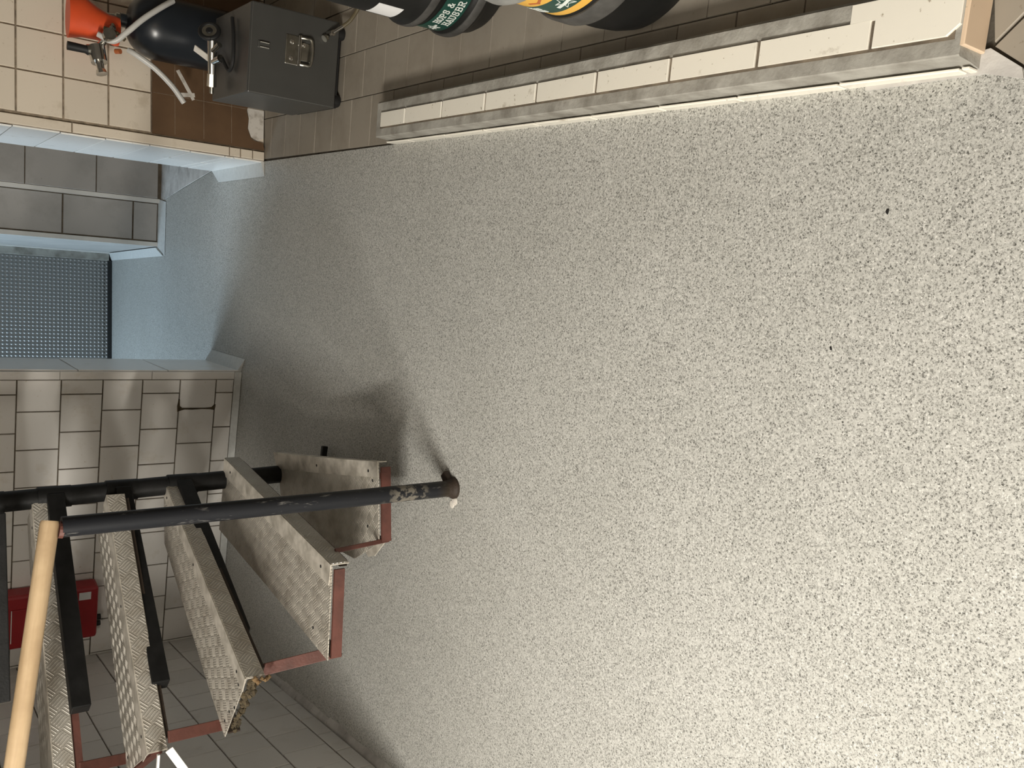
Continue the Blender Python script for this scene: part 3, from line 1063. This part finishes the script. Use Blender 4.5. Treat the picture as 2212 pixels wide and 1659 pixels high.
def crumb(name, x, y, r, label, seed):
    q = random.Random(seed)
    m_ = MB()
    v = [(r * math.cos(a * .785) * q.uniform(.5, 1.2), r * 0.7 * math.sin(a * .785) * q.uniform(.5, 1.2), q.uniform(0, r * .3)) for a in range(8)] + [(0, 0, r * .6), (0, 0, 0)]
    m_.add(v, [(a, (a + 1) % 8, 8) for a in range(8)] + [((a + 1) % 8, a, 9) for a in range(8)])
    o_ = m_.build(name, 'dirt')
    o_.location = (x, y, 0.0)
    tag(o_, label, 'dirt')


crumb('dirt_crumb', 0.268, 0.764, 0.0055, 'largest black dirt crumb on the floor, nearest to the kerb', 1)
crumb('dirt_crumb', 0.056, 0.867, 0.0040, 'small dark dirt crumb on the open floor away from the kerb', 2)

# ------------------------------------------------------------------ keg bay: board, gas cylinder, cooler
FB = Frame(PF, (2.3, 3.498))
bd = empty('hardboard_panel', FB.p(0.0, 0.0, 0.008), FB.rz)
tag(bd, 'brown hardboard panel covering the lower wall behind the gas cylinder', 'panel')
outline = [(0.042, 0.443), (0.90, 0.443), (0.90, 0.02), (0.40, 0.03), (0.215, 0.070), (0.19, 0.078), (0.16, 0.070), (0.12, 0.074), (0.085, 0.062), (0.074, 0.046), (0.070, 0.010), (0.042, 0.004)]
m = MB()
nv = len(outline)
m.add([(x, -0.010, z) for x, z in outline] + [(x, 0.0, z) for x, z in outline],
      [tuple(range(nv)), tuple(range(2 * nv - 1, nv - 1, -1))] + [(i, nv + i, nv + (i + 1) % nv, (i + 1) % nv) for i in range(nv)])
m.build('board', 'brown_board', bd)
m = MB()
for x0, x1, z in ((0.05, 0.88, 0.36), (0.05, 0.88, 0.25), (0.05, 0.40, 0.14)):
    m.bar((x0, -0.0102, z), (x1, -0.0102, z), 0.0014, 0.0012)
m.bar((0.198, -0.0102, 0.08), (0.198, -0.0102, 0.44), 0.0012, 0.0012, (0, -1, 0))
m.build('score_line', 'grout_mid', bd)
m = MB()
m.bar((0.215, -0.0105, 0.300), (0.300, -0.0105, 0.350), 0.014, 0.0012, (0, -1, 0))
m.bar((0.205, -0.0107, 0.350), (0.215, -0.0107, 0.285), 0.016, 0.0012, (0, -1, 0))
m.bar((0.195, -0.0109, 0.290), (0.240, -0.0109, 0.315), 0.012, 0.0012, (0, -1, 0))
o = m.build('tape_mark', 'cardwhite', bd)
o['label'] = 'crossed pale tape marks'
m = MB()
o2 = [(0.205, 0.074), (0.150, 0.068), (0.120, 0.071), (0.088, 0.058), (0.076, 0.030), (0.092, 0.006), (0.205, 0.004)]
n2 = len(o2)
m.add([(x, -0.004, z) for x, z in o2] + [(x, 0.003, z) for x, z in o2],
      [tuple(range(n2)), tuple(range(2 * n2 - 1, n2 - 1, -1))] + [(i, n2 + i, n2 + (i + 1) % n2, (i + 1) % n2) for i in range(n2)])
o = m.build('torn_patch', 'cardwhite', bd)
o['label'] = 'torn white patch at the foot'

gc = empty('gas_cylinder', (1.325, 3.370, 0))
tag(gc, 'dark blue grey gas cylinder with regulator and hoses standing behind the cooler', 'gas cylinder')
prof = [(0.090, 0.0), (0.112, 0.012), (0.115, 0.03), (0.115, 0.455)]
for i in range(1, 9):
    a = i / 8 * math.pi / 2
    prof.append((0.030 + 0.085 * math.cos(a), 0.455 + 0.105 * math.sin(a)))
prof += [(0.024, 0.565), (0.024, 0.585)]
MB().lathe(prof, 48).build('body', 'tank', gc, smooth=True)
vl = MB().lathe([(0.020, 0.575), (0.022, 0.60), (0.016, 0.605), (0.014, 0.63), (0.010, 0.635)], 20).build('valve', 'nickel', gc, smooth=True)
MB().tube([(0, 0, 0.612), (-0.055, -0.045, 0.618)], 0.011, 14).build('valve_outlet', 'nickel', vl, smooth=True)
rg = MB().tube([(-0.140, -0.065, 0.676), (-0.195, -0.075, 0.668)], [0.029, 0.027], 20)
rg.tube([(-0.195, -0.075, 0.668), (-0.222, -0.080, 0.664)], [0.014, 0.012], 16)
rg.tube([(-0.222, -0.080, 0.664), (-0.236, -0.082, 0.661)], [0.016, 0.020], 8)
rg.tube([(-0.055, -0.045, 0.620), (-0.110, -0.060, 0.648), (-0.150, -0.066, 0.676)], 0.012, 14)
rgo = rg.build('regulator', 'chrome', gc, smooth=True)
MB().tube([(-0.158, -0.068, 0.700), (-0.156, -0.068, 0.712), (-0.155, -0.068, 0.768)], [0.017, 0.014, 0.015], 18).build('knob', 'rubber', rgo, smooth=True)
MB().tube([(-0.150, -0.068, 0.680), (-0.157, -0.068, 0.706)], 0.018, 16).build('knob_collar', 'nickel', rgo, smooth=True)
MB().tube([(-0.100, -0.072, 0.640), (-0.098, -0.105, 0.640)], 0.021, 20).build('pressure_gauge', 'nickel', rgo, smooth=True)
MB().tube([(-0.150, -0.09, 0.618), (-0.152, -0.105, 0.606)], 0.009, 12).build('relief_valve', 'label_orange', rgo, smooth=True)
MB().tube([(-0.065, -0.06, 0.65), (-0.08, -0.075, 0.61), (-0.10, -0.08, 0.585)], 0.007, 10).build('hose_clamp', 'hose_dark', rgo, smooth=True)
MB().tube(smooth_curve([(-0.095, -0.07, 0.672), (-0.115, -0.085, 0.625), (-0.082, -0.11, 0.585), (-0.03, -0.13, 0.535), (0.025, -0.13, 0.475), (0.065, -0.115, 0.430)]), 0.0098, 12).build('gas_hose', 'hose', gc, smooth=True)
MB().tube(smooth_curve([(-0.135, -0.085, 0.575), (-0.150, -0.10, 0.555), (-0.185, -0.10, 0.492), (-0.235, -0.09, 0.428), (-0.285, -0.08, 0.384)]), [0.0098] * 33, 12).build('gas_hose', 'hose', gc, smooth=True)

oc = MB()
rings = [(-0.012, 0.165, 0.078, 0.052), (-0.005, 0.120, 0.074, 0.050), (-0.020, 0.075, 0.058, 0.044), (-0.030, 0.035, 0.050, 0.042), (-0.034, 0.010, 0.052, 0.044), (-0.034, 0.0, 0.050, 0.042)]
n = 28
vv, ff = [], []
for dx, z, a_, b_ in rings:
    for j in range(n):
        an = 2 * math.pi * j / n
        vv.append((dx + a_ * math.cos(an), b_ * math.sin(an), z))
for i in range(len(rings) - 1):
    for j in range(n):
        a, b = i * n + j, i * n + (j + 1) % n
        ff.append((a, b, b + n, a + n))
ff += [tuple(range(n)), tuple((len(rings) - 1) * n + j for j in range(n - 1, -1, -1))]
oc.add(vv, ff)
oco = oc.build('valve_guard', 'orange', gc, (-0.012, 0.0, 0.590), smooth=True)
oco['label'] = 'bright orange waisted plastic valve guard'

# metal cooler box
B0, B1 = Vector((0.946, 2.763, 0)), Vector((1.222, 2.711, 0))
bu = (B1 - B0).normalized()
cz0, cz1, cw, cdp = 0.030, 0.330, (B1 - B0).length, 0.380
ck = empty('drink_cooler', B0, math.atan2(bu.y, bu.x))
tag(ck, 'grey sheet metal cooler box with a side handle on rubber feet', 'cooler box')
MB().box(0, cw, 0, cdp, cz0, cz1).build('body', 'cooler_grey', ck, bevel=0.004)
for x in (0.03, cw - 0.03):
    for y in (0.035, cdp - 0.04):
        MB().lathe([(0.018, 0.0), (0.022, 0.008), (0.022, 0.032)], 18, (x, y, 0)).build('foot', 'rubber', ck, smooth=True)
MB().box(0.004, cw - 0.004, 0.02, cdp - 0.02, 0.016, cz0 + 0.001).build('base_tray', 'rubber', ck)
MB().box(0.004, cw - 0.004, 0.004, 0.03, cz1, cz1 + 0.003).build('lid_seam', 'cooler_grey', ck)
hd = MB().box(0.112, 0.205, -0.003, 0.001, 0.172, 0.214).build('handle', 'nickel', ck, bevel=0.008)
MB().tube(smooth_curve([(0.116, -0.006, 0.168), (0.116, -0.012, 0.150), (0.120, -0.014, 0.132), (0.160, -0.015, 0.127), (0.196, -0.014, 0.132), (0.200, -0.012, 0.150), (0.200, -0.006, 0.168)]), 0.0055, 10).build('handle_bail', 'nickel', hd, smooth=True)
MB().tube([(0.110, -0.006, 0.168), (0.207, -0.006, 0.168)], 0.0065, 12).build('handle_hinge', 'chrome', hd, smooth=True)
MB().box(0.130, 0.188, -0.003, 0.001, 0.128, 0.162).build('handle_back_plate', 'nickel', hd, bevel=0.004)
for x, z in ((0.132, 0.193), (0.184, 0.193), (0.182, 0.152)):
    MB().tube([(x, -0.0025, z), (x, -0.006, z)], [0.009, 0.005], 14).build('rivet', 'chrome', hd, smooth=True)
lt = MB().box(0.142, 0.165, -0.004, 0.001, 0.266, 0.306).build('latch', 'cooler_grey', ck, bevel=0.002)
for x in (0.146, 0.161):
    MB().tube([(x, -0.005, 0.270), (x, -0.005, 0.300)], 0.0028, 8).build('latch_wire', 'nickel', lt, smooth=True)
tp = MB().tube([(0.236, 0.0, 0.070), (0.236, -0.028, 0.064)], 0.009, 14).build('drain_tap', 'chrome', ck, smooth=True)
MB().tube([(0.226, -0.024, 0.074), (0.246, -0.024, 0.060)], 0.004, 10).build('tap_lever', 'chrome', tp, smooth=True)
MB().tube([(0.222, -0.010, 0.078), (0.214, -0.012, 0.088)], [0.010, 0.012], 12).build('tap_handle', 'nickel', tp, smooth=True)
MB().tube([(0.238, -0.028, 0.064), (0.262, -0.040, 0.036)], 0.0058, 12).build('tap_spout', 'chrome', tp, smooth=True)
MB().tube(smooth_curve([(0.262, -0.040, 0.036), (0.285, -0.060, 0.018), (0.33, -0.10, 0.010), (0.42, -0.12, 0.010)]), 0.0062, 10).build('drain_hose', 'hose_dark', tp, smooth=True)

# keg coupler lying on the cooler
kc = empty('keg_coupler', (1.105, 2.965, cz1 + 0.004), math.atan2(bu.y, bu.x))
tag(kc, 'chrome keg coupler with a black handwheel lying on the cooler box', 'keg coupler')
MB().tube([(0.060, 0.01, 0.045), (-0.045, 0.035, 0.034)], [0.017, 0.013], 18).build('body', 'chrome', kc, smooth=True)
MB().tube([(-0.045, 0.035, 0.034), (-0.085, 0.045, 0.030)], [0.016, 0.017], 8).build('nut', 'chrome', kc)
MB().tube([(-0.085, 0.045, 0.030), (-0.108, 0.050, 0.028)], 0.007, 12).build('nozzle', 'nickel', kc, smooth=True)
m = MB()
c = Vector((0.082, -0.01, 0.062))
ax = Vector((0.5, -0.75, 0.45)).normalized()
s1 = ax.cross(Vector((0, 0, 1))).normalized()
s2 = ax.cross(s1)
ring = [c + (s1 * math.cos(a * math.pi / 12) + s2 * math.sin(a * math.pi / 12)) * 0.030 for a in range(25)]
m.tube(ring, 0.0075, 10, cap=False)
hw = m.build('handwheel', 'rubber', kc, smooth=True)
MB().tube([c - ax * 0.006, c + ax * 0.004], [0.026, 0.024], 20).build('handwheel_disc', 'nickel', hw, smooth=True)
MB().tube([c + ax * 0.003, c + ax * 0.008], [0.012, 0.010], 16).build('handwheel_nut', 'rubber', hw, smooth=True)
MB().tube([(0.02, 0.02, 0.045), (0.045, -0.022, 0.030)], 0.010, 14).build('side_port', 'chrome', kc, smooth=True)
MB().tube([(-0.01, 0.028, 0.038), (0.0, -0.028, 0.026)], [0.010, 0.013], 14).build('side_port', 'chrome', kc, smooth=True)
MB().bar((0.0, 0.030, 0.045), (0.035, 0.075, 0.085), 0.022, 0.006).build('lever', 'cardwhite', kc, bevel=0.002)
MB().tube(smooth_curve([(0.00, -0.03, 0.022), (-0.04, -0.070, 0.010), (-0.01, -0.10, 0.008), (0.06, -0.095, 0.008), (0.13, -0.07, 0.008)]), 0.006, 10).build('hose', 'rubber', kc, smooth=True)

# ------------------------------------------------------------------ kegs
GLYPH = {
    'H': [[(0.15, 0), (0.15, 1)], [(0.75, 0), (0.75, 1)], [(0.15, 0.5), (0.75, 0.5)], [(0, 0), (0.3, 0)], [(0.6, 0), (0.9, 0)], [(0, 1), (0.3, 1)], [(0.6, 1), (0.9, 1)]],
    'O': [[(0.45 + 0.36 * math.cos(a * math.pi / 8), 0.5 + 0.5 * math.sin(a * math.pi / 8)) for a in range(17)]],
    'P': [[(0.18, 0), (0.18, 1)], [(0.05, 1), (0.55, 1), (0.74, 0.9), (0.78, 0.74), (0.72, 0.58), (0.55, 0.48), (0.18, 0.48)], [(0.03, 0), (0.38, 0)]],
    'S': [[(0.70, 0.70), (0.70, 0.97), (0.5, 1.0), (0.25, 0.98), (0.12, 0.80), (0.2, 0.62), (0.45, 0.52), (0.66, 0.40), (0.72, 0.22), (0.60, 0.03), (0.35, 0.0), (0.12, 0.06), (0.12, 0.32)]],
    '&': [[(0.85, 0.45), (0.70, 0.12), (0.45, 0.0), (0.2, 0.05), (0.1, 0.25), (0.2, 0.42), (0.5, 0.62), (0.6, 0.82), (0.45, 1.0), (0.28, 0.88), (0.35, 0.65), (0.85, 0.0)]],
    'A': [[(0.12, 0), (0.42, 1), (0.50, 1), (0.80, 0)], [(0.24, 0.35), (0.68, 0.35)], [(0.0, 0), (0.28, 0)], [(0.62, 0), (0.92, 0)]],
    'U': [[(0.15, 1), (0.15, 0.3), (0.25, 0.06), (0.45, 0.0), (0.65, 0.06), (0.75, 0.3), (0.75, 1)], [(0, 1), (0.3, 1)], [(0.6, 1), (0.9, 1)]],
    'B': [[(0.18, 0), (0.18, 1)], [(0.05, 1), (0.52, 1), (0.70, 0.9), (0.70, 0.64), (0.52, 0.54), (0.18, 0.54)], [(0.52, 0.54), (0.74, 0.42), (0.76, 0.14), (0.56, 0.0), (0.05, 0.0)]],
    'R': [[(0.18, 0), (0.18, 1)], [(0.05, 1), (0.52, 1), (0.72, 0.88), (0.72, 0.64), (0.52, 0.52), (0.18, 0.52)], [(0.45, 0.52), (0.72, 0.0), (0.92, 0.0)], [(0.03, 0), (0.36, 0)]],
    'E': [[(0.18, 0), (0.18, 1)], [(0.72, 0.78), (0.72, 1), (0.05, 1)], [(0.18, 0.52), (0.55, 0.52)], [(0.05, 0), (0.74, 0), (0.74, 0.24)]],
    ' ': [],
}


def on_keg(r, ang, z):
    return (r * math.cos(ang), r * math.sin(ang), z)


def strokes_on_keg(lines, r, wd, depth=0.0008):
    """flat print: polylines in (angle, height) wrapped round the keg"""
    m_ = MB()
    for ln in lines:
        for i in range(len(ln) - 1):
            (a0, z0), (a1, z1) = ln[i], ln[i + 1]
            dx, dz = (a1 - a0) * r, z1 - z0
            l = math.hypot(dx, dz)
            if l < 1e-6:
                continue
            nx, nz = -dz / l * wd / 2, dx / l * wd / 2
            ex, ez = dx / l * wd / 2, dz / l * wd / 2
            q = [(a0 + (nx - ex) / r, z0 + nz - ez), (a0 + (-nx - ex) / r, z0 - nz - ez), (a1 + (-nx + ex) / r, z1 - nz + ez), (a1 + (nx + ex) / r, z1 + nz + ez)]
            v = [on_keg(r + depth, a_, z_) for a_, z_ in q] + [on_keg(r, a_, z_) for a_, z_ in q]
            m_.add(v, [(0, 1, 2, 3), (7, 6, 5, 4), (0, 4, 5, 1), (1, 5, 6, 2), (2, 6, 7, 3), (3, 7, 4, 0)])
    return m_


def text_lines(txt, a0, z0, h, r, adv=1.02):
    out = []
    x = 0.0
    for ch in txt:
        for ln in GLYPH[ch]:
            out.append([(a0 + (x + px) * h * 0.92 / r, z0 + pz * h) for px, pz in ln])
        x += adv if ch != ' ' else 0.5
    return out


def band(a0, a1, z0, z1, r, n_=40):
    m_ = MB()
    v = []
    for i in range(n_ + 1):
        a_ = a0 + (a1 - a0) * i / n_
        v += [on_keg(r, a_, z0), on_keg(r, a_, z1), on_keg(r - 0.002, a_, z1), on_keg(r - 0.002, a_, z0)]
    f = []
    for i in range(n_):
        for j in range(4):
            p, q = i * 4 + j, i * 4 + (j + 1) % 4
            f.append((p, q, q + 4, p + 4))
    f += [(0, 1, 2, 3), tuple(n_ * 4 + j for j in (3, 2, 1, 0))]
    return m_.add(v, f)


def star(ac, zc, s, r, tilt=0.0):
    pts = []
    for i in range(11):
        rr = s if i % 2 == 0 else s * 0.42
        a_ = math.pi / 2 + i * math.pi / 5 + tilt
        pts.append((ac + rr * math.cos(a_) / r, zc + rr * math.sin(a_)))
    return [pts]


k1 = empty('beer_keg', (1.100, 1.900, 0))
tag(k1, 'tall black keg with a dark green HOPS and HAUSBR label band', 'keg', 'kegs behind the kerb')
prof = [(0.145, 0.0), (0.160, 0.004), (0.170, 0.02), (0.176, 0.045), (0.184, 0.055), (0.191, 0.066), (0.191, 0.084), (0.184, 0.094), (0.182, 0.10),
        (0.182, 0.165), (0.185, 0.172), (0.191, 0.182), (0.191, 0.208), (0.184, 0.218), (0.181, 0.225), (0.181, 0.405), (0.176, 0.43), (0.160, 0.452), (0.150, 0.458), (0.02, 0.462)]
MB().lathe(prof, 72).build('shell', 'keg_black', k1, smooth=True)
for z0 in (0.066, 0.183):
    MB().lathe([(0.1905, z0), (0.1925, z0 + 0.004), (0.1925, z0 + 0.018), (0.1905, z0 + 0.023)], 72).build('rib', 'keg_rib', k1, smooth=True)
rim = MB().lathe([(0.158, 0.448), (0.164, 0.455), (0.168, 0.49), (0.163, 0.50), (0.152, 0.50), (0.149, 0.49), (0.147, 0.455), (0.150, 0.448)], 72).build('top_ring', 'keg_rib', k1, smooth=True)
MB().lathe([(0.040, 0.460), (0.042, 0.470), (0.032, 0.478), (0.010, 0.480)], 28).build('keg_valve', 'nickel', k1, smooth=True)
G0 = R(150)
lb = band(R(140), R(290), 0.102, 0.163, 0.1828).build('label_band', 'label_green', k1, smooth=True)
strokes_on_keg(text_lines('HOPS &', R(181), 0.137, 0.0165, 0.183), 0.183, 0.0025).build('lettering', 'label_white', lb)
strokes_on_keg(text_lines('HAUSBR', R(181), 0.111, 0.0175, 0.183), 0.183, 0.0026).build('lettering', 'label_white', lb)
strokes_on_keg(star(R(171), 0.132, 0.016, 0.183), 0.183, 0.0012).build('star_emblem', 'label_white', lb)
strokes_on_keg([[(R(166.5), 0.126), (R(169.5), 0.130)], [(R(170.2), 0.129), (R(176.5), 0.136)]], 0.1834, 0.0062).build('emblem_banner', 'label_white', lb)
pl = MB()
vv = []
for i in range(9):
    a_ = R(163) + (R(186) - R(163)) * i / 8
    vv += [on_keg(0.1818, a_, 0.245), on_keg(0.1818, a_, 0.312), on_keg(0.1808, a_, 0.312), on_keg(0.1808, a_, 0.245)]
ff = []
for i in range(8):
    for j in range(4):
        p, q = i * 4 + j, i * 4 + (j + 1) % 4
        ff.append((p, q, q + 4, p + 4))
ff += [(0, 1, 2, 3), (35, 34, 33, 32)]
pl.add(vv, ff).build('paper_label', 'paper', k1, smooth=True)

k2 = empty('beer_keg', (0.905, 1.270, 0))
tag(k2, 'squat black keg with yellow and green label bands and a grey top', 'keg', 'kegs behind the kerb')
prof = [(0.140, 0.0), (0.165, 0.004), (0.178, 0.02), (0.186, 0.05), (0.190, 0.09), (0.190, 0.142), (0.196, 0.152), (0.198, 0.162), (0.198, 0.188), (0.194, 0.196), (0.189, 0.202), (0.189, 0.318), (0.180, 0.33), (0.10, 0.335)]
MB().lathe(prof, 72).build('shell', 'keg_black', k2, smooth=True)
MB().lathe([(0.1975, 0.150), (0.1995, 0.156), (0.1995, 0.190), (0.196, 0.197)], 72).build('rib', 'keg_rib', k2, smooth=True)
MB().lathe([(0.186, 0.314), (0.198, 0.320), (0.203, 0.334), (0.201, 0.352), (0.188, 0.368), (0.160, 0.374), (0.152, 0.366), (0.150, 0.345), (0.02, 0.342)], 72).build('top_ring', 'keg_silver', k2, smooth=True)
MB().lathe([(0.040, 0.340), (0.042, 0.352), (0.032, 0.360), (0.010, 0.362)], 28).build('keg_valve', 'nickel', k2, smooth=True)
a0, a1 = R(128), R(300)
MB_ = band(a0, a1, 0.203, 0.222, 0.1902).build('lower_band', 'label_yellow', k2, smooth=True)
gb = band(a0, a1, 0.222, 0.270, 0.1902).build('label_band', 'label_green', k2, smooth=True)
yb = band(a0, a1, 0.270, 0.316, 0.1902).build('upper_band', 'label_yellow', k2, smooth=True)
strokes_on_keg(star(R(183), 0.246, 0.021, 0.1905), 0.1905, 0.0013).build('star_emblem', 'label_white', gb)
strokes_on_keg([[(R(176), 0.2405), (R(180), 0.2425)], [(R(182), 0.243), (R(190), 0.248)]], 0.1908, 0.0078).build('emblem_banner', 'label_white', gb)
strokes_on_keg(text_lines('HOPS', R(152), 0.249, 0.0105, 0.1905) + text_lines('HAUS', R(152), 0.233, 0.0105, 0.1905), 0.1905, 0.0022).build('lettering', 'label_white', gb)
for ln in ([(R(167), 0.287), (R(172), 0.281), (R(177), 0.290)], [(R(187), 0.297), (R(191), 0.289), (R(196), 0.296)]):
    strokes_on_keg([ln], 0.1905, 0.0058).build('brush_mark', 'label_orange', yb)

k3 = empty('beer_keg', (0.828, 0.815, 0))
tag(k3, 'plain black keg nearest the camera, only its foot showing over the kerb', 'keg', 'kegs behind the kerb')
prof = [(0.140, 0.0), (0.165, 0.004), (0.178, 0.02), (0.186, 0.05), (0.190, 0.09), (0.190, 0.142), (0.196, 0.152), (0.198, 0.162), (0.198, 0.188), (0.194, 0.196), (0.189, 0.202), (0.189, 0.318), (0.180, 0.33), (0.10, 0.335)]
MB().lathe(prof, 72).build('shell', 'keg_black', k3, smooth=True)
MB().lathe([(0.186, 0.314), (0.198, 0.320), (0.203, 0.334), (0.201, 0.352), (0.188, 0.368), (0.160, 0.374), (0.152, 0.366), (0.150, 0.345), (0.02, 0.342)], 72).build('top_ring', 'keg_silver', k3, smooth=True)
